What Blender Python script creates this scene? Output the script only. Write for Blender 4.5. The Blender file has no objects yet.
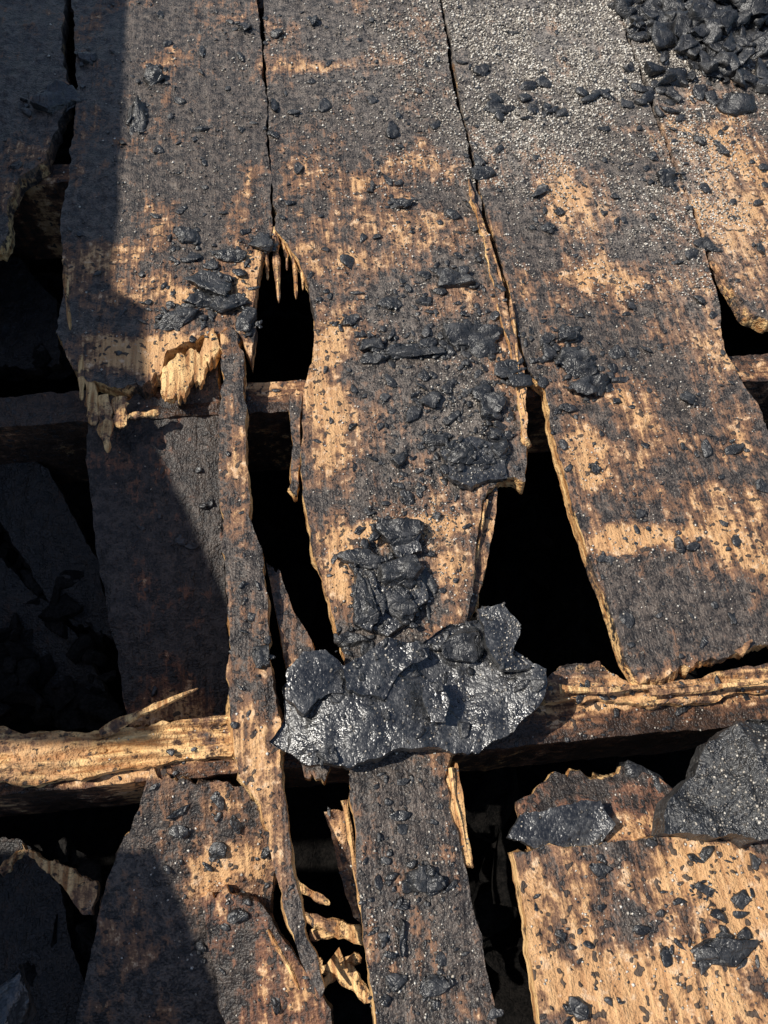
import bpy, math, random
import numpy as np
from mathutils import Vector, Matrix
from mathutils.geometry import delaunay_2d_cdt
random.seed(7); rng=np.random.default_rng(11)
sc=bpy.context.scene
H=0.75; F=769.0
def nrm(v): v=np.array(v,float); return v/np.linalg.norm(v)
ey=nrm((-169,1512,-769)); ex=nrm((9400,659,-769)); ex=nrm(ex-ey*np.dot(ex,ey)); ez=np.cross(ex,ey)
RW=np.array([ex,ey,ez])
# survey helper: position on a plane z=a+b*x+c*y of a sighted point
def PP(u,v,pl=(0,0,0)):
    d=RW@np.array((u-384.0,512.0-v,-F)); a,b,c=pl
    t=(a-H)/(d[2]-b*d[0]-c*d[1]); return np.array((t*d[0],t*d[1],H+t*d[2]))
def P(u,v,z=0.0): return PP(u,v,(z,0,0))
def plane_v(v1,z1,v2,z2,b=0.0,u=384):
    p=P(u,v1,z1); q=P(u,v2,z2); c=((q[2]-p[2])-b*(q[0]-p[0]))/(q[1]-p[1]); return (p[2]-c*p[1]-b*p[0],b,c)
# ---------------- noise
def hsh(i,j,k,s):
    n=(i*374761393+j*668265263+k*2147483647+s*1274126177)&0xffffffff
    n=((n^(n>>13))*1274126177)&0xffffffff
    n=((n^(n>>16))*2246822519)&0xffffffff
    return ((n^(n>>15))&0xffff)/65535.0
def vn(x,y,z=0.0,s=0):
    x=np.asarray(x,float);y=np.asarray(y,float);z=np.asarray(z,float)+0*x
    i=np.floor(x).astype(np.int64);j=np.floor(y).astype(np.int64);k=np.floor(z).astype(np.int64)
    fx=x-i;fy=y-j;fz=z-k
    fx=fx*fx*(3-2*fx);fy=fy*fy*(3-2*fy);fz=fz*fz*(3-2*fz)
    r=0
    for a in(0,1):
        for b in(0,1):
            for c in(0,1):
                r=r+hsh(i+a,j+b,k+c,s)*(fx if a else 1-fx)*(fy if b else 1-fy)*(fz if c else 1-fz)
    return r*2-1
def fbm(x,y,z=0.0,s=0,o=4):
    r=0;a=1;f=1;t=0
    for q in range(o):
        r=r+a*vn(np.asarray(x)*f,np.asarray(y)*f,np.asarray(z)*f,s+q*17);t+=a;a*=.55;f*=2.03
    return r/t
# ---------------- maps
def mkblobs(L):
    out=[]
    for u,v,ru,rv,a in L:
        p=P(u,v);rx=np.linalg.norm(P(u+ru,v)-p);ry=np.linalg.norm(P(u,v+rv)-p);out.append((p[0],p[1],rx,ry,a))
    return out
def evalb(B,x,y):
    r=np.zeros_like(x)
    for cx,cy,rx,ry,a in B:
        r=np.maximum(r,a*np.exp(-.5*(((x-cx)/rx)**2+((y-cy)/ry)**2)))
    return r
TAN=mkblobs([(105,255,40,14,.9),(150,352,80,16,1.25),(190,290,60,25,.8),(190,65,40,12,.45),(240,200,25,60,.3),(150,200,30,25,.3),
 (320,66,45,6,.95),(430,160,40,22,.55),(345,262,70,18,.95),(440,230,60,24,.85),(330,340,25,40,.85),(455,300,45,25,.65),(330,420,20,60,.85),
 (400,530,85,9,1.3),(335,560,25,45,.95),(450,565,30,18,.85),(400,380,60,60,.3),(365,180,60,20,.3),(500,380,15,60,.6),(420,500,70,16,.3),
 (385,900,40,70,.28),(450,800,20,60,.4),
 (568,200,25,25,1.05),(610,285,80,22,.95),(680,330,50,24,.65),(715,450,50,30,.65),(650,538,70,11,1.25),(745,540,40,38,1.1),(580,440,18,50,.85),(700,500,60,20,.6),(640,400,60,60,.3),(620,620,30,40,.2),
 (730,155,40,40,.8),(745,240,40,40,1.1),
 (560,900,50,50,.85),(690,870,60,35,.95),(745,900,35,60,1.3),(590,985,70,28,1.1),(660,960,60,40,.45),(720,1000,60,20,.65),
 (215,800,60,25,.7),(205,860,28,25,1.25),(250,850,20,40,.85),(170,675,70,20,.85),
 (120,750,170,30,1.0),(660,690,150,14,.9),(285,375,40,12,.9),(750,358,30,10,.9),(240,500,18,150,.3),(255,650,16,60,.3),(280,850,20,120,.3),(60,180,60,30,.4)])
GRIT=mkblobs([(590,45,130,60,1.25),(520,20,90,45,1.1),(700,180,30,70,.9),(520,130,60,50,1),(640,210,70,40,.7),(690,290,30,60,.5),(430,300,80,80,.3),(450,420,70,60,.4),(400,560,40,30,.4),(380,60,60,60,.6),(330,20,80,60,.4)])
def relief(x,y,s=0):
    g=fbm(x*22,y*14,0,s+1,4)*.0030
    g+=fbm(x*130,y*22,0,s+2,3)*.0016
    c=fbm(x*60,y*60,3.3,s+5,3); g+=np.clip(c-.1,0,1)*.007
    return g
# ---------------- mesh helpers
def link(name,V,Fc,mat,attrs=None,smooth=True):
    me=bpy.data.meshes.new(name)
    V=np.asarray(V,dtype=np.float32)
    if isinstance(Fc,np.ndarray):
        n=Fc.shape[0];k=Fc.shape[1]
        me.vertices.add(len(V));me.vertices.foreach_set('co',V.ravel())
        me.loops.add(n*k);me.loops.foreach_set('vertex_index',Fc.astype(np.int32).ravel())
        me.polygons.add(n);me.polygons.foreach_set('loop_start',np.arange(0,n*k,k,dtype=np.int32))
        try: me.polygons.foreach_set('loop_total',np.full(n,k,dtype=np.int32))
        except Exception: pass
        me.update(calc_edges=True)
    else:
        me.from_pydata([tuple(map(float,v)) for v in V],[],Fc)
    me.validate()
    if attrs:
        for k,a in attrs.items():
            at=me.attributes.new(k,'FLOAT','POINT');at.data.foreach_set('value',np.asarray(a,dtype=np.float32))
    if smooth: me.polygons.foreach_set('use_smooth',np.ones(len(me.polygons),dtype=bool))
    me.materials.append(mat);me.update()
    o=bpy.data.objects.new(name,me);sc.collection.objects.link(o);return o
def inside(px,py,poly):
    r=np.zeros(len(px),bool);n=len(poly)
    for i in range(n):
        x1,y1=poly[i];x2,y2=poly[(i+1)%n]
        if y1==y2: continue
        c=((y1>py)!=(y2>py))&(px<(x2-x1)*(py-y1)/(y2-y1)+x1);r^=c
    return r
SURF=[]
def board(name,px,mat,pl=(0,0,0),th=.022,sp=.0048,jag=.0022,end=.007,splay=1.0,raw=1.0,rel=None,seed=0,world=None,surf=True,tanadd=0.0,gritmul=1.0,tanmul=1.0,gx_=False,longraw=.6,topraw=None):
    rel=rel or (lambda x,y:relief(x,y,seed))
    pts=np.array(world,float) if world is not None else np.array([PP(p[0],p[1],pl)[:2] for p in px])
    if np.sum(pts[:,0]*np.roll(pts[:,1],-1)-pts[:,1]*np.roll(pts[:,0],-1))<0: pts=pts[::-1]
    q=[]
    for i in range(len(pts)):
        a=pts[i];b=pts[(i+1)%len(pts)];L=np.linalg.norm(b-a);d=(b-a)/max(L,1e-9)
        ew=abs(d[1]) if gx_ else abs(d[0])
        step=min(sp*.8,.0035) if ew<.5 else .0015
        n=max(1,int(L/step))
        for k in range(n): q.append(np.append(a+(b-a)*k/n,[ew]))
    q=np.array(q);x,y,w=q.T
    w=(w+np.roll(w,1)+np.roll(w,-1)+np.roll(w,2)+np.roll(w,-2))/5
    A_,B_=(y,x) if gx_ else (x,y)          # A_: across grain, B_: along grain
    mod=np.clip(fbm(A_*22,B_*10,3,seed+15,2)*1.6+.45,.05,1.6)
    along=w*(fbm(A_*60,B_*9,2,seed+9,4)*.9+np.floor(fbm(A_*130,B_*6,4,seed+19,2)*3)/3*.9*mod)*end*1.5
    across=(fbm(x*14,y*14,1,seed+3,3)+.8*fbm(x*60,y*60,1,seed+63,3))*jag*1.5*(1-w*.6)
    low=fbm(x*50,y*50,5,seed+4,3)*jag*w
    if gx_: xx=x+along;yy=y+across+low
    else: xx=x+across;yy=y+along+low
    B=np.stack([xx,yy],1);n=len(B)
    x0,y0=B.min(0);x1,y1=B.max(0)
    gx,gy=np.meshgrid(np.arange(x0,x1,sp),np.arange(y0,y1,sp*1.15));gx=gx.ravel();gy=gy.ravel()
    gx=gx+rng.uniform(-.3,.3,len(gx))*sp;gy=gy+rng.uniform(-.3,.3,len(gy))*sp
    m=inside(gx,gy,B);gx=gx[m];gy=gy[m]
    allp=[Vector(p) for p in B]+[Vector((a,b)) for a,b in zip(gx,gy)]
    r=delaunay_2d_cdt(allp,[],[list(range(n))],1,1e-7)
    V2=np.array([(v.x,v.y) for v in r[0]]);T=[tuple(f) for f in r[2]]
    T2=[]
    for f in T:
        for k in range(1,len(f)-1): T2.append((f[0],f[k],f[k+1]))
    T=np.array(T2)
    a,b,c=V2[T[:,0]],V2[T[:,1]],V2[T[:,2]]
    ar=(b[:,0]-a[:,0])*(c[:,1]-a[:,1])-(b[:,1]-a[:,1])*(c[:,0]-a[:,0])
    T[ar<0]=T[ar<0][:,::-1]
    pz=lambda x,y:pl[0]+pl[1]*x+pl[2]*y
    zt=pz(V2[:,0],V2[:,1])+rel(V2[:,0],V2[:,1])
    nt=len(V2)
    top=np.column_stack([V2,zt])
    bot=np.column_stack([V2,pz(V2[:,0],V2[:,1])-th+.2*rel(V2[:,0],V2[:,1])])
    tng=np.roll(B,-1,0)-np.roll(B,1,0);L=np.linalg.norm(tng,axis=1)+1e-9
    nx=tng[:,1]/L;ny=-tng[:,0]/L
    zb=pz(B[:,0],B[:,1])
    r0=np.column_stack([B,zb+rel(B[:,0],B[:,1])])
    BA,BB=(B[:,1],B[:,0]) if gx_ else (B[:,0],B[:,1])
    patch=np.clip(fbm(B[:,0]*12,B[:,1]*12,4,seed+41,3)*2.4+.25,0,1)
    ef=(.0025+.014*w)*splay
    s1=np.abs(fbm(BA*90,BB*12,7,seed+21,4))*ef*patch*1.2
    s2=np.abs(fbm(BA*70,BB*12,9,seed+31,4))*ef*patch*1.8
    s1=np.minimum(s1,.012);s2=np.minimum(s2,.018)
    if gx_: ax,ay=np.where(w>.5,np.sign(nx),nx),np.where(w>.5,0,ny)
    else: ax,ay=np.where(w>.5,0,nx),np.where(w>.5,np.sign(ny),ny)
    r1=np.column_stack([B[:,0]+ax*s1,B[:,1]+ay*s1,zb-th*.4])
    r2=np.column_stack([B[:,0]+ax*s2,B[:,1]+ay*s2,zb-th*.85])
    r3=np.column_stack([B[:,0],B[:,1],zb-th])
    V=np.vstack([top,bot,r0,r1,r2,r3]);o0=2*nt
    i=np.arange(n);j=(i+1)%n
    Fs=[T,T[:,::-1]+nt]
    for k in range(3):
        A=o0+k*n;C=o0+(k+1)*n
        Fs.append(np.column_stack([A+i,C+i,C+j]));Fs.append(np.column_stack([A+i,C+j,A+j]))
    Fs=np.vstack(Fs)
    X,Y=V[:,0],V[:,1]
    tan=np.clip(evalb(TAN,X,Y)*tanmul+tanadd,-.5,1.4)
    tan=tan+fbm(X*16,Y*12,seed*3.1,71,4)*.85+fbm(X*60,Y*45,seed*1.7,72,3)*.50
    grit=evalb(GRIT,X,Y)*gritmul
    rw=np.full(len(V),-.3)
    if topraw is not None: rw[:nt]=topraw+.5*fbm(V[:nt,0]*25,V[:nt,1]*25,1,seed+70,3)
    ww=np.tile(w,4);yf=np.clip((.95-V[o0:,1])/.25,0,1)
    lr=ww+(1-ww)*longraw*(.35+.65*yf)
    rw[o0:]=raw*lr*(.60+.85*fbm(V[o0:,0]*16,V[o0:,1]*16,0,seed+77,3));rw[o0:o0+n]*=.55
    ob=link(name,V,Fs,mat,{'tan':tan,'grit':grit,'raw':rw})
    if surf: SURF.append((B,pl,rel))
    return ob
# ---------------- materials
def newmat(n):
    m=bpy.data.materials.new(n);m.use_nodes=True;nt=m.node_tree;b=nt.nodes['Principled BSDF'];return m,nt,b
class G:
    def __init__(s,nt): s.nt=nt
    def n(s,t,**k):
        x=s.nt.nodes.new(t)
        for a,b in k.items(): setattr(x,a,b)
        return x
    def put(s,i,v):
        if isinstance(v,(int,float)): i.default_value=v
        elif isinstance(v,tuple): i.default_value=v if len(v)==len(i.default_value) else tuple(v)+(1,)
        else: s.nt.links.new(v,i)
    def math(s,op,a,b=None,c=None):
        x=s.n('ShaderNodeMath',operation=op);s.put(x.inputs[0],a)
        if b is not None:s.put(x.inputs[1],b)
        if c is not None:s.put(x.inputs[2],c)
        return x.outputs[0]
    def noise(s,vec,scale,det=5,rough=.6):
        x=s.n('ShaderNodeTexNoise');s.put(x.inputs['Vector'],vec);x.inputs['Scale'].default_value=scale;x.inputs['Detail'].default_value=det;x.inputs['Roughness'].default_value=rough;return x.outputs[0]
    def sm(s,v,a,b):
        x=s.n('ShaderNodeMapRange',interpolation_type='SMOOTHSTEP');s.put(x.inputs[0],v);x.inputs[1].default_value=a;x.inputs[2].default_value=b;return x.outputs[0]
    def mix(s,f,a,b):
        x=s.n('ShaderNodeMix',data_type='RGBA');s.put(x.inputs[0],f);s.put(x.inputs[6],a);s.put(x.inputs[7],b);return x.outputs[2]
    def attr(s,n): x=s.n('ShaderNodeAttribute',attribute_name=n);return x.outputs['Fac']
    def vscale(s,v,t):
        x=s.n('ShaderNodeVectorMath',operation='MULTIPLY');s.put(x.inputs[0],v);x.inputs[1].default_value=t;return x.outputs[0]
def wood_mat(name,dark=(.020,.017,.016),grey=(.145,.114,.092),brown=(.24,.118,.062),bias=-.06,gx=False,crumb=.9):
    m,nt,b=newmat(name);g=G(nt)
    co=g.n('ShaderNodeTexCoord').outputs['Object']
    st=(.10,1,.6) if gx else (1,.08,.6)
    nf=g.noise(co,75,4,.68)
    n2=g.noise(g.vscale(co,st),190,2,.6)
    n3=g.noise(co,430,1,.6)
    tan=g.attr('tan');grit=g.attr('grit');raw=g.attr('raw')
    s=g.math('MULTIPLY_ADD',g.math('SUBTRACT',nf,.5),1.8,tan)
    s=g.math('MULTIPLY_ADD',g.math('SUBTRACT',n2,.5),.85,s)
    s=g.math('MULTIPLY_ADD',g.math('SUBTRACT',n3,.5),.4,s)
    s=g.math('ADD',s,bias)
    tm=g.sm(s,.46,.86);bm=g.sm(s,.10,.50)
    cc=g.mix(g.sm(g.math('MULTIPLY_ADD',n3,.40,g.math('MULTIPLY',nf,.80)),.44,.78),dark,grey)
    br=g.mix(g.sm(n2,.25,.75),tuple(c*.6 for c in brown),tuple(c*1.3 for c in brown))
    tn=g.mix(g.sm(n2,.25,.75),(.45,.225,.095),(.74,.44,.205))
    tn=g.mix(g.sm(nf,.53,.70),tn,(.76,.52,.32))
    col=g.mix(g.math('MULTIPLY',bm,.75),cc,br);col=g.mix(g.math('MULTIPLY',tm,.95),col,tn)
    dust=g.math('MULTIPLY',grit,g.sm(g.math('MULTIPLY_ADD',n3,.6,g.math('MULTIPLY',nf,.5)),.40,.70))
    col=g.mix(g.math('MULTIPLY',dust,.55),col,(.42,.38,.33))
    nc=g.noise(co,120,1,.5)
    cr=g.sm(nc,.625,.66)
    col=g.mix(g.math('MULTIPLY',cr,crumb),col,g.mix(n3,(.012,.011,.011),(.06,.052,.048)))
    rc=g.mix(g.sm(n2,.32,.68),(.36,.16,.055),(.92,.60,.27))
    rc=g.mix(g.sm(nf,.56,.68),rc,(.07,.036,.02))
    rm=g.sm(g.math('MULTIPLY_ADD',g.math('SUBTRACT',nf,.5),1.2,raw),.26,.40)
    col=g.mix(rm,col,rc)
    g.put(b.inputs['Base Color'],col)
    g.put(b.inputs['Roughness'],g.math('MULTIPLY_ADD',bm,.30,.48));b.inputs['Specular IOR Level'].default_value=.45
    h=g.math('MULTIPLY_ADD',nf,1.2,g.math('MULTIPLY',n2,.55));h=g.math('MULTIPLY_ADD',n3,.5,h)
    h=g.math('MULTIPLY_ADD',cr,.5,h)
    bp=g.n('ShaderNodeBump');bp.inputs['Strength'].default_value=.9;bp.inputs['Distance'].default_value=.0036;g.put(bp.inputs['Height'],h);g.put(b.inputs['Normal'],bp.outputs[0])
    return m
M_board=wood_mat('charred_board')
M_slab=wood_mat('torn_wood',gx=True)
M_joist=wood_mat('charred_joist',dark=(.018,.011,.008),grey=(.080,.044,.027),brown=(.19,.085,.042),gx=True,bias=-.08)
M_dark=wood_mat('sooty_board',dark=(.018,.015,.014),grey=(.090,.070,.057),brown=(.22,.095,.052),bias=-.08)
def char_mat(name,a=(.011,.011,.0115),c=(.058,.057,.057),rough=.40,gritty=.0,sc1=1.0,bd=.003,spec=.7,vor=.16,fine=.5):
    m,nt,b=newmat(name);g=G(nt);tc=g.n('ShaderNodeTexCoord').outputs['Object']
    n1=g.noise(tc,50*sc1,4,.68);n2=g.noise(tc,300,2,.65)
    col=g.mix(g.sm(g.math('MULTIPLY_ADD',n2,.5,g.math('MULTIPLY',n1,.6)),.42,.72),a,c)
    if gritty>0: col=g.mix(g.math('MULTIPLY',g.sm(n2,.60,.68),gritty),col,(.28,.265,.24))
    g.put(b.inputs['Base Color'],col);g.put(b.inputs['Roughness'],g.math('MULTIPLY_ADD',n1,.7,rough-.33));b.inputs['Specular IOR Level'].default_value=spec
    v3=g.n('ShaderNodeTexVoronoi',feature='DISTANCE_TO_EDGE');g.put(v3.inputs['Vector'],tc);v3.inputs['Scale'].default_value=70*sc1
    h=g.math('MULTIPLY_ADD',n1,1.1,g.math('MULTIPLY',n2,fine));h=g.math('MULTIPLY_ADD',g.sm(v3.outputs['Distance'],0,.07),vor,h)
    bp=g.n('ShaderNodeBump');bp.inputs['Strength'].default_value=.9;bp.inputs['Distance'].default_value=bd;g.put(bp.inputs['Height'],h);g.put(b.inputs['Normal'],bp.outputs[0])
    return m
M_char=char_mat('charcoal')
M_sheet=char_mat('charred_shingle',a=(.012,.012,.013),c=(.060,.059,.058),rough=.34,gritty=.25,bd=.0036,vor=.05,fine=.26,sc1=.75,spec=1.0)
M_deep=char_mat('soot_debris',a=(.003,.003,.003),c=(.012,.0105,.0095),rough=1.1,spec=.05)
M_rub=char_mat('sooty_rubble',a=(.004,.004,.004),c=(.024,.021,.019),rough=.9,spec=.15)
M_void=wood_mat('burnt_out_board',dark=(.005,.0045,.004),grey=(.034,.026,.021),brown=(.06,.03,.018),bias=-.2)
def grain_mat():
    m,nt,b=newmat('granules');g=G(nt);t=g.attr('tone')
    r=g.n('ShaderNodeValToRGB');g.put(r.inputs[0],t);e=r.color_ramp.elements
    e[0].color=(.03,.028,.027,1);e[1].position=1;e[1].color=(.80,.75,.66,1)
    k=e.new(.35);k.color=(.12,.105,.092,1);k=e.new(.68);k.color=(.46,.41,.34,1)
    g.put(b.inputs['Base Color'],r.outputs[0]);b.inputs['Roughness'].default_value=.6;return m
M_grain=grain_mat()
# ---------------- roof boards
board('roof_board',[(93,-150),(72,0),(78,95),(72,150),(65,200),(60,240),(66,285),(58,335),(72,368),(92,382),(120,386),(160,378),(168,350),(205,335),(238,332),(252,362),(256,300),(262,255),(272,228),(266,120),(258,0),(250,-150)],M_board,seed=1,jag=.003,longraw=.35)
board('roof_board',[(256,-150),(263,0),(268,120),(275,228),(300,262),(311,285),(313,362),(303,390),(300,440),(304,500),(312,545),(330,600),(343,660),(346,760),(360,900),(376,1040),(395,1160),(520,1160),(500,1040),(478,930),(460,850),(445,780),(455,740),(462,640),(475,560),(482,500),(500,478),(526,480),(527,420),(515,350),(492,255),(470,160),(455,90),(440,0),(408,-150)],M_board,seed=2,jag=.0028,end=.006,longraw=1.1)
board('roof_board',[(411,-150),(443,0),(459,90),(481,190),(515,310),(528,370),(545,385),(552,430),(567,485),(590,555),(608,605),(625,660),(640,684),(668,672),(700,658),(735,654),(775,640),(880,655),(800,480),(768,430),(745,388),(722,348),(716,290),(692,212),(656,120),(613,0),(552,-150)],M_board,seed=3,jag=.0022,longraw=.8,end=.005)
board('roof_board',[(556,-150),(617,0),(660,120),(697,212),(712,255),(735,290),(750,312),(768,322),(830,330),(930,320),(900,215),(775,0),(690,-150)],M_board,seed=4,jag=.003,end=.008,longraw=.5)
board('roof_board',[(696,-150),(783,0),(906,215),(935,320),(1020,470),(1120,640),(1320,640),(1120,300),(955,0),(838,-150)],M_board,seed=5,sp=.008)
board('roof_board',[(-70,-150),(-130,0),(-200,215),(-90,250),(0,250),(6,240),(8,200),(22,178),(46,160),(56,130),(68,104),(64,40),(64,0),(84,-150)],M_board,seed=6,jag=.004,end=.008,raw=1.2)
plB=plane_v(400,-.026,690,-.13)
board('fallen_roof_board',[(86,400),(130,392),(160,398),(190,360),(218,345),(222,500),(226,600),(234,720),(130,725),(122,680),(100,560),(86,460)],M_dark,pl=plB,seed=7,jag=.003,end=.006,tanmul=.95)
# slivers
board('split_board_strip',[(221,333),(219,450),(224,560),(230,650),(232,700),(240,775),(262,800),(283,900),(300,960),(318,1000),(322,988),(300,890),(290,830),(282,740),(268,640),(262,560),(250,500),(245,430),(240,350),(232,325)],M_board,pl=(.006,0,0),seed=8,sp=.0035,th=.022,jag=.0035,end=.004,tanadd=-.05,longraw=2.0,splay=1.6)
board('split_board_strip',[(266,562),(284,660),(288,700),(305,775),(324,780),(331,765),(322,700),(311,642),(290,600),(280,575)],M_board,pl=(-.012,0,0),seed=9,sp=.0035,th=.016,jag=.002,tanadd=.25,longraw=1.3)
plT=plane_v(800,-.03,940,-.09)
board('split_board_strip',[(325,812),(345,808),(356,860),(366,932),(352,918),(338,870)],M_board,pl=plT,seed=10,sp=.0035,th=.014,tanadd=.6)
board('split_board_strip',[(468,175),(482,215),(508,300),(524,380),(528,440),(523,440),(517,385),(502,310),(484,240)],M_board,pl=(.006,0,0),seed=12,sp=.0035,th=.010,jag=.003,tanadd=.45,gritmul=.5,longraw=1.1)
board('split_board_strip',[(290,396),(303,392),(300,440),(297,495),(290,490),(292,440)],M_board,pl=(-.006,0,0),seed=13,sp=.0035,th=.014,tanadd=.3)
board('split_board_strip',[(482,500),(498,482),(494,530),(478,600),(470,620),(462,690),(452,700),(463,610),(474,560)],M_board,pl=(-.010,0,0),seed=14,sp=.0035,th=.014,tanadd=.3,topraw=.08)
board('split_board_strip',[(443,757),(456,760),(466,820),(474,868),(463,862),(452,820)],M_board,pl=(-.004,0,0),seed=15,sp=.003,th=.016,tanadd=.7,raw=1.3,longraw=1,topraw=.4)
board('split_board_strip',[(22,843),(34,848),(70,866),(98,884),(92,916),(84,913),(62,884),(40,862)],M_board,pl=(-.075,0,0),seed=44,sp=.003,th=.010,jag=.003,tanadd=.7,topraw=.35,gritmul=0)
# lower boards
plC=plane_v(780,-.03,1000,-.13)
board('fallen_roof_board',[(150,768),(176,776),(225,786),(266,780),(277,850),(268,925),(300,985),(330,1120),(60,1120),(80,1000),(96,920),(118,850),(140,800)],M_board,pl=plC,seed=16,jag=.003,end=.006,tanadd=.04)
plD=plane_v(880,-.055,1010,-.085,b=.15,u=260)
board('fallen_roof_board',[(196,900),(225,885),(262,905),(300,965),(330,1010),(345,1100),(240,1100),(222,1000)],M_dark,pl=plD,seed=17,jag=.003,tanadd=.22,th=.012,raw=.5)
plR=plane_v(840,-.002,1024,.012)
board('roof_board',[(514,852),(560,846),(620,842),(700,832),(780,822),(960,800),(1060,1130),(570,1160),(545,1040),(530,950),(518,880)],M_board,pl=plR,seed=18,jag=.0025,end=.003,tanadd=.10,splay=.5,longraw=1.1)
plE=plane_v(770,-.045,850,-.02)
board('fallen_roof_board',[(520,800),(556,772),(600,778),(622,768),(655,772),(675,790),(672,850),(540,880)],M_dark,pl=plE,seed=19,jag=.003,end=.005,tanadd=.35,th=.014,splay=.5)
# charred boards lying in the void on the left
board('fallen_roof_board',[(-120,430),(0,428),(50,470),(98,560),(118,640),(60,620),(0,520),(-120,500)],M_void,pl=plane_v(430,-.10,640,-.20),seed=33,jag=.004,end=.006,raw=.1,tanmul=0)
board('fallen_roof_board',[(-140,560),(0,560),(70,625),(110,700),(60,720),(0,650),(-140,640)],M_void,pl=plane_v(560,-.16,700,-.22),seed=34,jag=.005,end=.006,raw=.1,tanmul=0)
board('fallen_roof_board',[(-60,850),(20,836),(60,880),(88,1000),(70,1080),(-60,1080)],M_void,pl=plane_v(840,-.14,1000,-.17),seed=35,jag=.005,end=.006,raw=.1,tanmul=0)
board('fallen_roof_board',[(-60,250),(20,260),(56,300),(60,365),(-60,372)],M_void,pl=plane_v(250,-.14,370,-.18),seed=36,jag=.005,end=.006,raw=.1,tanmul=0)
# joists
JT=-.0235
def joist(y0,y1,seed,tanadd=0.0,x0=-1.3,x1=1.6,raw=.25):
    w=[(x0,y0),(x1,y0),(x1,y1),(x0,y1)]
    return board('roof_joist',None,M_joist,pl=(JT,0,0),th=.14,seed=seed,world=w,jag=.002,end=.0015,splay=.4,raw=raw,tanadd=tanadd,sp=.005,surf=True,gx_=True,longraw=.9,
        rel=lambda x,y:relief(y*1.3,x*.7,seed)*1.0-.001+fbm(x*14,y*140,0,seed+8,3)*.0025)
joist(.540,.583,21)
joist(.125,.175,22)
joist(.95,.99,23);joist(-.29,-.245,24);joist(1.36,1.40,25)
def fibre(s,a=.005): return lambda x,y:fbm(x*9,y*150,0,s,4)*a+np.floor(fbm(x*14,y*60,2,s+3,3)*4)/4*a*.9
board('torn_wood_slab',[(-60,735),(0,727),(60,730),(120,726),(180,722),(236,714),(242,740),(232,757),(180,762),(120,768),(60,778),(-60,790)],M_slab,pl=(-.008,0,0),seed=30,sp=.0024,th=.014,jag=.004,end=.006,tanadd=.25,gritmul=0,raw=1.0,rel=fibre(40,.011),gx_=True,longraw=1,splay=.7,topraw=.46)
board('torn_wood_slab',[(540,688),(560,668),(600,664),(640,688),(700,676),(770,664),(860,650),(870,680),(768,693),(700,699),(640,704),(600,703),(545,706)],M_slab,pl=(-.012,0,0),seed=31,sp=.0024,th=.010,jag=.004,end=.005,tanadd=.05,gritmul=.3,raw=1.0,rel=fibre(41,.009),gx_=True,longraw=1,splay=.7,topraw=.20)
board('torn_wood_slab',[(162,392),(166,366),(178,352),(196,346),(214,330),(221,352),(206,362),(204,376),(188,384),(184,396),(172,392)],M_board,pl=(.005,0,0),seed=32,sp=.0025,th=.010,jag=.006,end=.012,tanadd=.7,gritmul=0,raw=1.6,longraw=1,topraw=.55)
# splinters (one object)
SV=[];SF=[];
def shard(p0,p1,w0,w1,th,seed):
    a=P(*p0);b=P(*p1);d=b-a;L=np.linalg.norm(d);d/=L
    s=np.cross(d,(0,0,1));s/=np.linalg.norm(s);up=np.cross(s,d)
    n=14;base=sum(len(v) for v in SV);vs=[]
    for i in range(n+1):
        t=i/n;w=(w0*(1-t)+w1*t)*(.85+.35*float(vn(t*9,seed*1.7)));h=th*(.7+.4*float(vn(t*6,seed*2.1+9)))*(1-.5*t)
        if i==n: w*=.35
        c=a+d*L*t+s*float(vn(t*3,seed+5.5))*.0015+up*float(vn(t*3,seed+2.5))*.0015
        for k,(e,f) in enumerate(((-1,-.6),(1,-.9),(.7,.6),(-.2,1),(-.9,.4))):
            vs.append(c+s*e*w/2*(1+.2*float(vn(t*9,k*3.3,seed)))+up*f*h/2)
    SV.append(np.array(vs))
    for i in range(n):
        for k in range(5):
            SF.append((base+i*5+k,base+i*5+(k+1)%5,base+(i+1)*5+(k+1)%5,base+(i+1)*5+k))
    SF.append(tuple(base+k for k in range(5))[::-1]);SF.append(tuple(base+n*5+k for k in range(5)))
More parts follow.
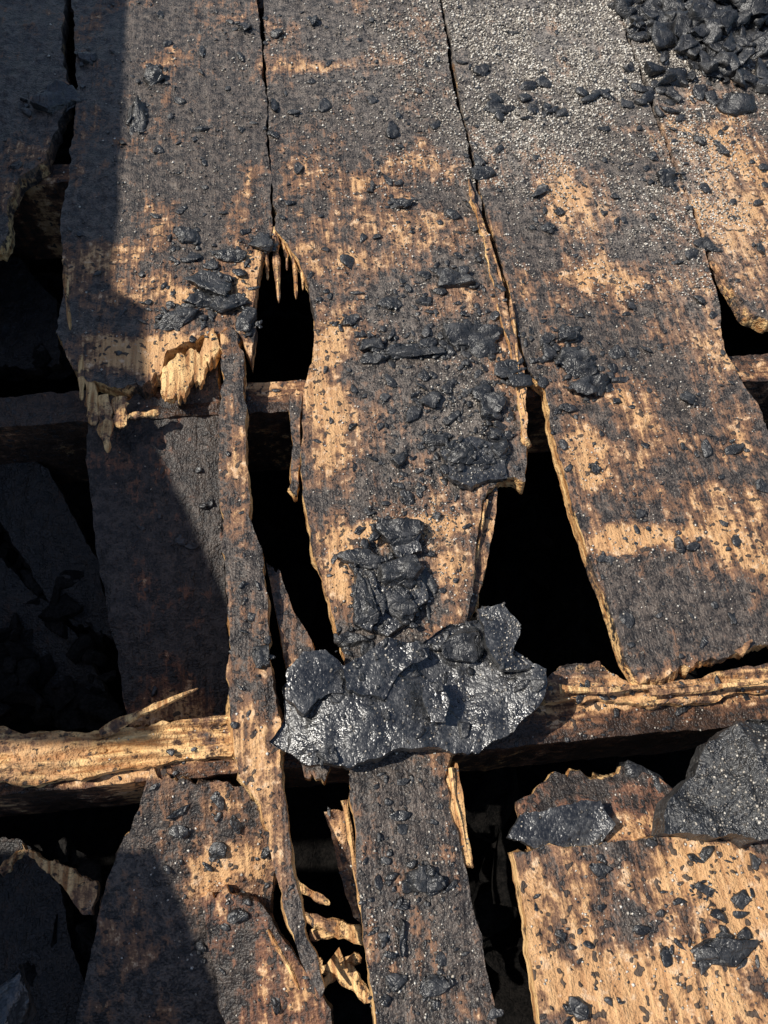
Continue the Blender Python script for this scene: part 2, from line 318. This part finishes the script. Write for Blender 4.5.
for k,(a,b,w0,w1,t) in enumerate([
 ((274,228,-.004),(279,302,-.012),.012,.006,.012),((284,236,-.008),(287,270,-.014),.010,.003,.008),((292,236,-.006),(296,298,-.012),.008,.005,.010),((301,255,-.006),(303,290,-.012),.007,.004,.008),((266,250,-.004),(268,280,-.014),.007,.004,.008),
 ((88,372,-.004),(94,425,.004),.016,.014,.008),((102,395,-.002),(108,452,.008),.022,.012,.008),((80,355,.0),(82,400,.0),.010,.006,.008),((118,398,.0),(122,428,.006),.022,.016,.01),((158,412,-.006),(128,416,.0),.012,.010,.008),((64,260,0),(70,330,0),.010,.004,.01),((60,330,-.004),(80,372,-.008),.012,.006,.01),((66,290,-.01),(76,350,-.012),.01,.004,.01),((170,388,.002),(166,402,.0),.008,.004,.006),
 ((100,732,.0),(198,688,.01),.014,.004,.010),((0,872,-.09),(24,850,-.1),.014,.006,.012),
 ((560,690,.0),(690,686,.002),.008,.003,.006),((650,694,.0),(765,682,.002),.01,.004,.007),((740,655,.0),(752,640,.006),.012,.005,.008),
 ((300,915,-.09),(372,940,-.08),.012,.016,.01),((330,960,-.1),(372,1000,-.09),.024,.01,.01),((322,985,-.1),(360,955,-.1),.010,.014,.01),((310,935,-.1),(352,930,-.09),.014,.006,.01),((290,880,-.1),(330,905,-.09),.010,.006,.01),
 ((450,768,-.002),(468,858,-.006),.008,.003,.01),((712,262,-.006),(738,300,-.008),.012,.004,.01),((730,290,-.006),(765,318,-.01),.016,.008,.012),((510,300,.006),(526,425,.006),.006,.003,.006),((486,500,-.004),(470,600,-.01),.006,.003,.008),
 ((312,520,-.004),(326,585,-.006),.005,.002,.008),((480,215,.004),(505,290,.006),.005,.003,.006),((345,800,-.03),(362,915,-.05),.008,.004,.008),((268,930,-.05),(300,990,-.04),.006,.004,.006),((314,960,-.06),(324,972,-.06),.012,.008,.01)]):
    shard(a,b,w0,w1,t,k)
V=np.vstack(SV);link('wood_splinters',V,SF,M_board,{'tan':np.full(len(V),.7),'grit':np.zeros(len(V)),'raw':.36+.5*fbm(V[:,0]*30,V[:,1]*30,0,3,3)},smooth=False)
# ---------------- charred shingle sheets
def sheet(name,px,z,amp,seed,th=.006,mat=M_sheet,tilt=(0,0),fr=9,dome=None,fine=1.0):
    def rel(x,y):
        wx=x+fbm(x*12,y*12,1,seed+30,2)*.02;wy=y+fbm(x*12,y*12,2,seed+31,2)*.02
        r1=1-np.abs(fbm(wx*fr*1.0,wy*fr*.7,0,seed,2))*2.4
        r2=1-np.abs(fbm(wx*fr*2.6,wy*fr*1.8,2,seed+4,2))*2.2
        q=fbm(wx*fr*1.6,wy*fr*1.6,6,seed+14,3)*4;st=(np.floor(q)+np.clip((q-np.floor(q))*6-5,0,1))/4
        h=np.clip(r1,-.5,1)*amp*.6+r2*amp*.20+st*amp*.65+fbm(x*100,y*100,0,seed+6,3)*.0011*fine
        if dome is not None:
            cx,cy,rx,ry,hh=dome;h=h+hh*np.clip(1-((x-cx)/rx)**2-((y-cy)/ry)**2,0,1)**.6
        return h
    return board(name,px,mat,pl=(z,tilt[0],tilt[1]),seed=seed,sp=.0025,th=th,jag=.0045,end=.002,splay=.3,raw=0,rel=rel,surf=True)
sheet('charred_shingle',[(268,742),(280,726),(286,716),(282,690),(300,656),(325,652),(350,668),(385,642),(425,642),(450,626),(478,622),(482,606),(505,605),(519,625),(514,650),(530,666),(546,672),(538,702),(510,735),(482,752),(466,757),(440,748),(400,750),(350,768),(310,764)],.015,.013,50,th=.005)
sheet('charred_shingle',[(286,700),(288,672),(302,655),(326,652),(348,668),(345,690),(318,698),(305,715)],.027,.008,51,th=.003)
sheet('charred_shingle',[(420,684),(440,680),(450,700),(446,722),(432,722)],.030,.004,52,th=.003)
sheet('charred_shingle',[(478,610),(505,604),(520,626),(512,655),(530,668),(500,672),(484,650)],.028,.008,53,th=.003)
sheet('charred_shingle',[(340,668),(372,650),(415,640),(428,655),(400,672),(385,700),(350,690)],.026,.009,54,th=.003)
sheet('charred_shingle',[(345,565),(365,556),(385,562),(420,575),(425,600),(405,622),(388,636),(372,628),(366,600)],.006,.006,55,th=.004)
sheet('charred_shingle',[(380,535),(400,526),(420,532),(424,552),(395,556)],.010,.006,58,th=.004)
sheet('charred_shingle',[(352,588),(374,580),(382,600),(372,630),(356,625)],.012,.005,59,th=.004)
sheet('charred_shingle',[(440,450),(470,436),(505,448),(508,478),(470,486),(446,478)],.006,.006,56,th=.004)
sheet('charred_shingle',[(505,838),(520,812),(560,806),(600,800),(612,825),(596,848),(540,850)],-.010,.008,57)
pc=P(735,800,.02)
sheet('charred_shingle',[(655,834),(662,802),(688,778),(700,750),(735,722),(768,716),(850,722),(890,790),(870,850),(770,838),(700,838)],.010,.026,60,th=.012,dome=(pc[0]+.02,pc[1]-.01,.13,.085,.026),mat=char_mat('melted_roofing',a=(.012,.012,.013),c=(.058,.057,.055),rough=.42,gritty=.40,bd=.006,vor=.12,fine=.6,sc1=1.0,spec=.9),fine=4)
# ---------------- chunks
def ico(sub):
    import bmesh
    bm=bmesh.new();bmesh.ops.create_icosphere(bm,subdivisions=sub,radius=1)
    v=np.array([x.co[:] for x in bm.verts]);f=np.array([[y.index for y in x.verts] for x in bm.faces]);bm.free();return v,f
ICO={k:ico(k) for k in(1,2,3,4,5)}
def chunk(c,r,sub,seed,rot=None,rough=.10,facets=12,tilt=.25):
    v,f=ICO[sub];v=v.copy();rs=np.random.default_rng(seed)
    ph=rs.uniform(0,50,3)
    dn=fbm(v[:,0]*1.4+ph[0],v[:,1]*1.4+ph[1],v[:,2]*1.4+ph[2],seed%91,3);v*=(1+rough*3*dn)[:,None]
    for k in range(facets):
        n=rs.normal(size=3);n[2]*=.5;n/=np.linalg.norm(n);d=rs.uniform(.38,.75);q=v@n;m=q>d;v[m]-=np.outer(q[m]-d,n)
    q=v[:,2];v[:,2]=np.clip(q,-.45,.45)+.12*(q-np.clip(q,-.45,.45))
    if sub>=3:
        dn=fbm(v[:,0]*6+ph[0],v[:,1]*6+ph[1],v[:,2]*6,seed%31,3);v*=(1+.12*dn)[:,None]
        q=fbm(v[:,0]*2.5+ph[1],v[:,1]*2.5+ph[0],0,seed%37,2)*4;v[:,2]+=np.where(v[:,2]>.2,np.floor(q)*.12,0)
    v*=1.3*np.array(r)
    a=rs.uniform(0,6.28) if rot is None else rot;t=rs.normal(0,tilt);
    ca,sa=math.cos(a),math.sin(a);ct,st=math.cos(t),math.sin(t)
    v=v@np.array([[1,0,0],[0,ct,-st],[0,st,ct]]).T
    v=v@np.array([[ca,-sa,0],[sa,ca,0],[0,0,1]]).T
    return v+np.array(c),f
def surf_z(x,y):
    z=np.full(len(x),np.nan)
    for B,pl,rel in SURF:
        m=inside(x,y,B)
        if m.any():
            zz=pl[0]+pl[1]*x[m]+pl[2]*y[m]+rel(x[m],y[m]);old=z[m];z[m]=np.where(np.isnan(old),zz,np.maximum(old,zz))
    return z
class Acc:
    def __init__(s): s.v=[];s.f=[];s.n=0
    def add(s,v,f): s.v.append(v);s.f.append(f+s.n);s.n+=len(v)
    def make(s,name,mat,attrs=None,smooth=False): return link(name,np.vstack(s.v),np.vstack(s.f),mat,attrs,smooth)
def pxr(u,v,ru,rv):
    p=P(u,v);return p,np.linalg.norm(P(u+ru,v)-p),np.linalg.norm(P(u,v+rv)-p)
acc=Acc()
big=[(137,123,12,17),(155,78,14,8),(187,237,14,9),(228,257,18,7),(262,243,11,10),(215,288,25,12),(180,318,28,8),(225,308,20,10),(245,322,12,14),(455,281,22,12),(392,305,14,6),(465,335,26,12),(478,350,16,10),(410,352,26,9),(372,345,18,10),(570,362,20,13),(592,388,18,14),(565,335,13,9),(548,352,9,10),(400,460,10,12),(430,402,12,8),(490,412,14,14),(508,370,12,12),(460,460,18,12),(395,538,24,14),(365,565,20,9),(402,575,24,14),(366,607,13,22),(402,612,22,14),(425,582,7,20),(465,650,26,16),(350,640,14,9),(420,880,17,20),(718,953,34,15),(735,450,10,6),(200,480,7,6),(665,180,13,7),(400,205,14,5),(50,105,24,10),(500,110,20,4),(260,658,10,14),(330,760,12,8),(440,985,16,10),(575,1005,12,10),(385,1000,10,8),(245,30,10,5),(275,35,8,4),(88,60,12,5),(640,515,8,5),(595,470,6,5),(690,400,8,6),(500,450,14,16),(480,395,12,8),(700,890,10,6),(600,870,8,6),(640,930,10,6),(560,935,6,6),(200,300,14,8),(165,322,14,6),(440,440,14,8),(385,355,10,6),(350,322,12,6),(430,345,10,6)]
sd=100
bx=np.array([P(b[0],b[1])[0] for b in big]);by=np.array([P(b[0],b[1])[1] for b in big]);bz=surf_z(bx,by)
for (u,v,ru,rv),x,y,z in zip(big,bx,by,bz):
    sd+=1
    if np.isnan(z): z=0
    p,rx,ry=pxr(u,v,ru,rv);h=.42*min(rx,ry)+.002
    acc.add(*chunk((x,y,z+h*.35),(rx*1.05,ry*1.1,h),4 if max(ru,rv)>12 else 3,sd,rot=random.uniform(-.35,.35),tilt=.12))
    for q in range(8):
        a=random.uniform(0,6.28);k=random.uniform(.6,1.6);s=random.uniform(.10,.40)
        acc.add(*chunk((x+rx*k*math.cos(a),y+ry*k*math.sin(a),z+.001+(h*.5 if k<.8 else 0)),(rx*s,ry*s,min(rx,ry)*s*.6),2,sd*7+q))
for k in range(260):
    u=random.gauss(712,60);v=random.gauss(26,36)
    if u<616+v*.5 or v>116: continue
    ru,rv=random.uniform(4,19),random.uniform(3,11)
    sd+=1;p,rx,ry=pxr(u,v,ru,rv);h=.5*min(rx,ry)+.002
    hh=.040*math.exp(-(((u-725)/60)**2+((v-15)/42)**2))
    acc.add(*chunk((p[0],p[1],hh*random.random()+h*.4),(rx,ry,h),3,sd,tilt=.45))
for k in range(26):
    u=random.gauss(520,25) if k<10 else random.gauss(640,40);v=random.gauss(110,6) if k<10 else random.gauss(95,12);sd+=1
    p,rx,ry=pxr(u,v,random.uniform(5,12),random.uniform(2,5));acc.add(*chunk((p[0],p[1],.003),(rx,ry,.005),2,sd))
cl=[(440,330,60,50,260),(460,430,45,45,340),(210,295,40,30,140),(390,580,30,45,140),(580,370,30,30,110),(640,300,110,120,150),(700,100,60,60,160),(180,120,70,90,90),(380,150,90,110,120),(560,120,80,90,110),(410,880,40,100,140),(650,920,100,70,90),(640,560,70,80,110),(210,880,60,70,70),(420,690,80,40,40),(250,600,12,150,25),(165,520,40,90,30),(660,690,100,8,30),(740,250,30,70,40),(300,60,150,60,60)]
us=[];vs=[];ss=[]
for u,v,su,sv,n in cl:
    us.append(rng.normal(u,su,n));vs.append(rng.normal(v,sv,n));ss.append(rng.gamma(1.2,1.5,n)+.9)
us=np.concatenate(us);vs=np.concatenate(vs);ss=np.clip(np.concatenate(ss),1.2,9)
W=np.array([P(a,b) for a,b in zip(us,vs)]);z=surf_z(W[:,0],W[:,1])
for (x,y,_),zz,s,v in zip(W,z,ss,vs):
    if np.isnan(zz): continue
    sd+=1;r=s*.00105*(1+max(0,(400-v))/900)
    acc.add(*chunk((x,y,zz+r*.2),(r*random.uniform(.8,1.7),r*random.uniform(.5,1.2),r*random.uniform(.3,.6)),2 if s<5 else 3,sd,facets=8))
acc.make('charcoal_pieces',M_char)
p=P(5,1010,-.05);v,f=chunk(p,(.035,.035,.03),4,9010);link('charcoal_lump',v,f,M_sheet,smooth=False)
p=P(640,800,-.06);v,f=chunk(p,(.05,.04,.03),4,9014);link('charcoal_lump',v,f,M_char,smooth=False)
# ---------------- granules
gu=[];gv=[]
for (u,v,su,sv,n) in [(590,50,100,50,26000),(520,20,80,40,7000),(690,170,40,70,6000),(530,130,60,50,8000),(640,210,70,50,3500),(690,300,50,70,1500),(430,300,80,80,2200),(455,420,55,55,2600),(400,550,30,30,2000),(500,660,40,30,700),(400,680,80,40,300),(650,900,90,80,1300),(400,900,45,100,1500),(640,420,90,90,1600),(200,200,80,120,1500),(370,130,90,110,3000),(740,790,40,30,900),(210,880,60,80,600),(640,580,80,60,700),(260,600,20,200,200),(665,690,90,10,200)]:
    gu.append(rng.normal(u,su,n));gv.append(rng.normal(v,sv,n))
gu=np.concatenate(gu);gv=np.concatenate(gv)
D=np.stack([gu-384,512-gv,np.full(len(gu),-F)]);Dw=RW@D;t=-H/Dw[2];gx=t*Dw[0];gy=t*Dw[1]
keep=(fbm(gx*22,gy*22,0,5,4)>rng.uniform(-.45,.28,len(gx)))&(Dw[2]<-50);gx=gx[keep];gy=gy[keep]
gz=surf_z(gx,gy);k=~np.isnan(gz);gx=gx[k];gy=gy[k];gz=gz[k];n=len(gx)
oc=np.array([(1,0,0),(-1,0,0),(0,1,0),(0,-1,0),(0,0,1),(0,0,-1)],float)
of=np.array([(0,2,4),(2,1,4),(1,3,4),(3,0,4),(2,0,5),(1,2,5),(3,1,5),(0,3,5)])
r=(.0005+.0012*rng.random(n)**1.5)*(1+np.clip(gy-.5,0,1)*.8)
V=oc[None]*rng.uniform(.6,1.3,(n,6,1))*r[:,None,None]
a=rng.uniform(0,6.28,n);ca=np.cos(a)[:,None];sa=np.sin(a)[:,None]
X=V[...,0]*ca-V[...,1]*sa;Y=V[...,0]*sa+V[...,1]*ca
V=np.stack([X+gx[:,None],Y+gy[:,None],V[...,2]*.8+gz[:,None]+r[:,None]*.45],-1).reshape(-1,3)
Fg=(of[None]+(np.arange(n)*6)[:,None,None]).reshape(-1,3)
bt=np.clip(evalb(GRIT,gx,gy),0,1)
tone=np.repeat(np.clip(rng.beta(1.5,1.7,n)+.18*bt,0,1),6)
link('roofing_granules',V,Fg,M_grain,{'tone':tone},smooth=False)
# ---------------- attic below
nx,ny=200,180
X,Y=np.meshgrid(np.linspace(-1.3,1.8,nx),np.linspace(-.6,2.2,ny));X=X.ravel();Y=Y.ravel()
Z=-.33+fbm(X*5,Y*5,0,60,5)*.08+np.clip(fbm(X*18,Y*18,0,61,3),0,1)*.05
idx=np.arange(nx*ny).reshape(ny,nx);Fq=np.column_stack([idx[:-1,:-1].ravel(),idx[:-1,1:].ravel(),idx[1:,1:].ravel(),idx[1:,:-1].ravel()])
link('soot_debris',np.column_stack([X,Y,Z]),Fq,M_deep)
ac=Acc()
for k in range(300):
    x=random.uniform(-.7,.6);y=random.uniform(-.2,1.1);s=random.uniform(.006,.035)
    ac.add(*chunk((x,y,-.29+random.uniform(-.03,.05)),(s*1.4,s,s*.5),3,20000+k))
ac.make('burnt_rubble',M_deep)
ac=Acc()
for k in range(240):
    u=random.uniform(-40,110);v=random.choice([random.uniform(520,720),random.uniform(540,720),random.uniform(270,370),random.uniform(850,1020)]);q=P(u,v,-.18);s=random.uniform(.004,.020)
    ac.add(*chunk((q[0],q[1],q[2]+random.uniform(-.025,.02)),(s*1.4,s,s*.5),3,30000+k,tilt=.6))
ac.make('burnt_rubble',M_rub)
gm,nt,b=newmat('ground_soil');g=G(nt);tc=g.n('ShaderNodeTexCoord').outputs['Object']
g.put(b.inputs['Base Color'],g.mix(g.noise(tc,3,4),(.03,.027,.024),(.10,.085,.07)));b.inputs['Roughness'].default_value=.95
link('ground',[(-40,-40,-.48),(40,-40,-.48),(40,40,-.48),(-40,40,-.48)],[(0,1,2,3)],gm)
# ---------------- sun and an added out-of-view caster, outlined from the shadow edges it throws
el=math.radians(50);ay=.12
hx,hy=nrm((-1,ay));S=np.array((hx*math.cos(el),hy*math.cos(el),math.sin(el)))
XC=-1.0
def back(p): t=(XC-p[0])/S[0];q=p+S*t;return (q[1],q[2])
top=[back(P(136,-150)),back(P(128,0)),back(P(121,200)),back(P(113,288)),back(P(147,308)),back(P(145,345)),back(P(147,385))]
top+=[back(PP(u,v,plB)) for u,v in((152,432),(172,475),(195,522),(220,580),(240,625))]
top+=[back(P(250,670,-.1))]
top+=[(.255,top[-1][1]),(.250,.50),(.165,.48),(.160,back(PP(130,790,plC))[1])]
top+=[back(PP(u,v,plC)) for u,v in((140,800),(165,850),(195,930),(225,1000),(250,1090))]
top.sort(key=lambda q:-q[0])
prof=[(top[0][0]+.3,top[0][1]+.02)]+top+[(top[-1][0]-.5,top[-1][1]+.1)]
prof=prof+[(prof[-1][0],-.47),(prof[0][0],-.47)]
r=delaunay_2d_cdt([Vector(q) for q in prof],[],[list(range(len(prof)))],1,1e-6)
n=len(r[0]);V=[(XC,v.x,v.y) for v in r[0]]+[(XC-.025,v.x,v.y) for v in r[0]]
Fw=[tuple(f) for f in r[2]]+[tuple(i+n for i in f)[::-1] for f in r[2]]
m=len(prof);ov=[None]*m
for i,l in enumerate(r[3]):
    for k in l: ov[k]=i
for i in range(m): a_,b_=ov[i],ov[(i+1)%m];Fw.append((a_,b_,b_+n,a_+n))
link('shadow_caster',V,Fw,M_char,smooth=False)  # unseen flat caster on the left, added for its shadow
# ---------------- light
w=bpy.data.worlds.new("World");sc.world=w;w.use_nodes=True;nt=w.node_tree
sky=nt.nodes.new('ShaderNodeTexSky');sky.sky_type='NISHITA';sky.sun_disc=False;sky.sun_elevation=el;sky.sun_rotation=math.atan2(S[0],S[1])
nt.links.new(sky.outputs[0],nt.nodes['Background'].inputs[0]);nt.nodes['Background'].inputs[1].default_value=.11
l=bpy.data.lights.new('sun','SUN');l.energy=5.0;l.angle=math.radians(.5);l.color=(1,.95,.86)
lo=bpy.data.objects.new('sun',l);sc.collection.objects.link(lo);lo.rotation_euler=Vector(S).to_track_quat('Z','Y').to_euler()
sc.view_settings.view_transform='Standard';sc.view_settings.look='None';sc.view_settings.exposure=0
c=bpy.data.cameras.new('camera');c.sensor_width=36;c.lens=F/1024*36;c.clip_start=.01;c.clip_end=200
co=bpy.data.objects.new('camera',c);sc.collection.objects.link(co)
M=Matrix([list(RW[0])+[0],list(RW[1])+[0],list(RW[2])+[H],[0,0,0,1]]);co.matrix_world=M
sc.camera=co
print('granules',len(gx))
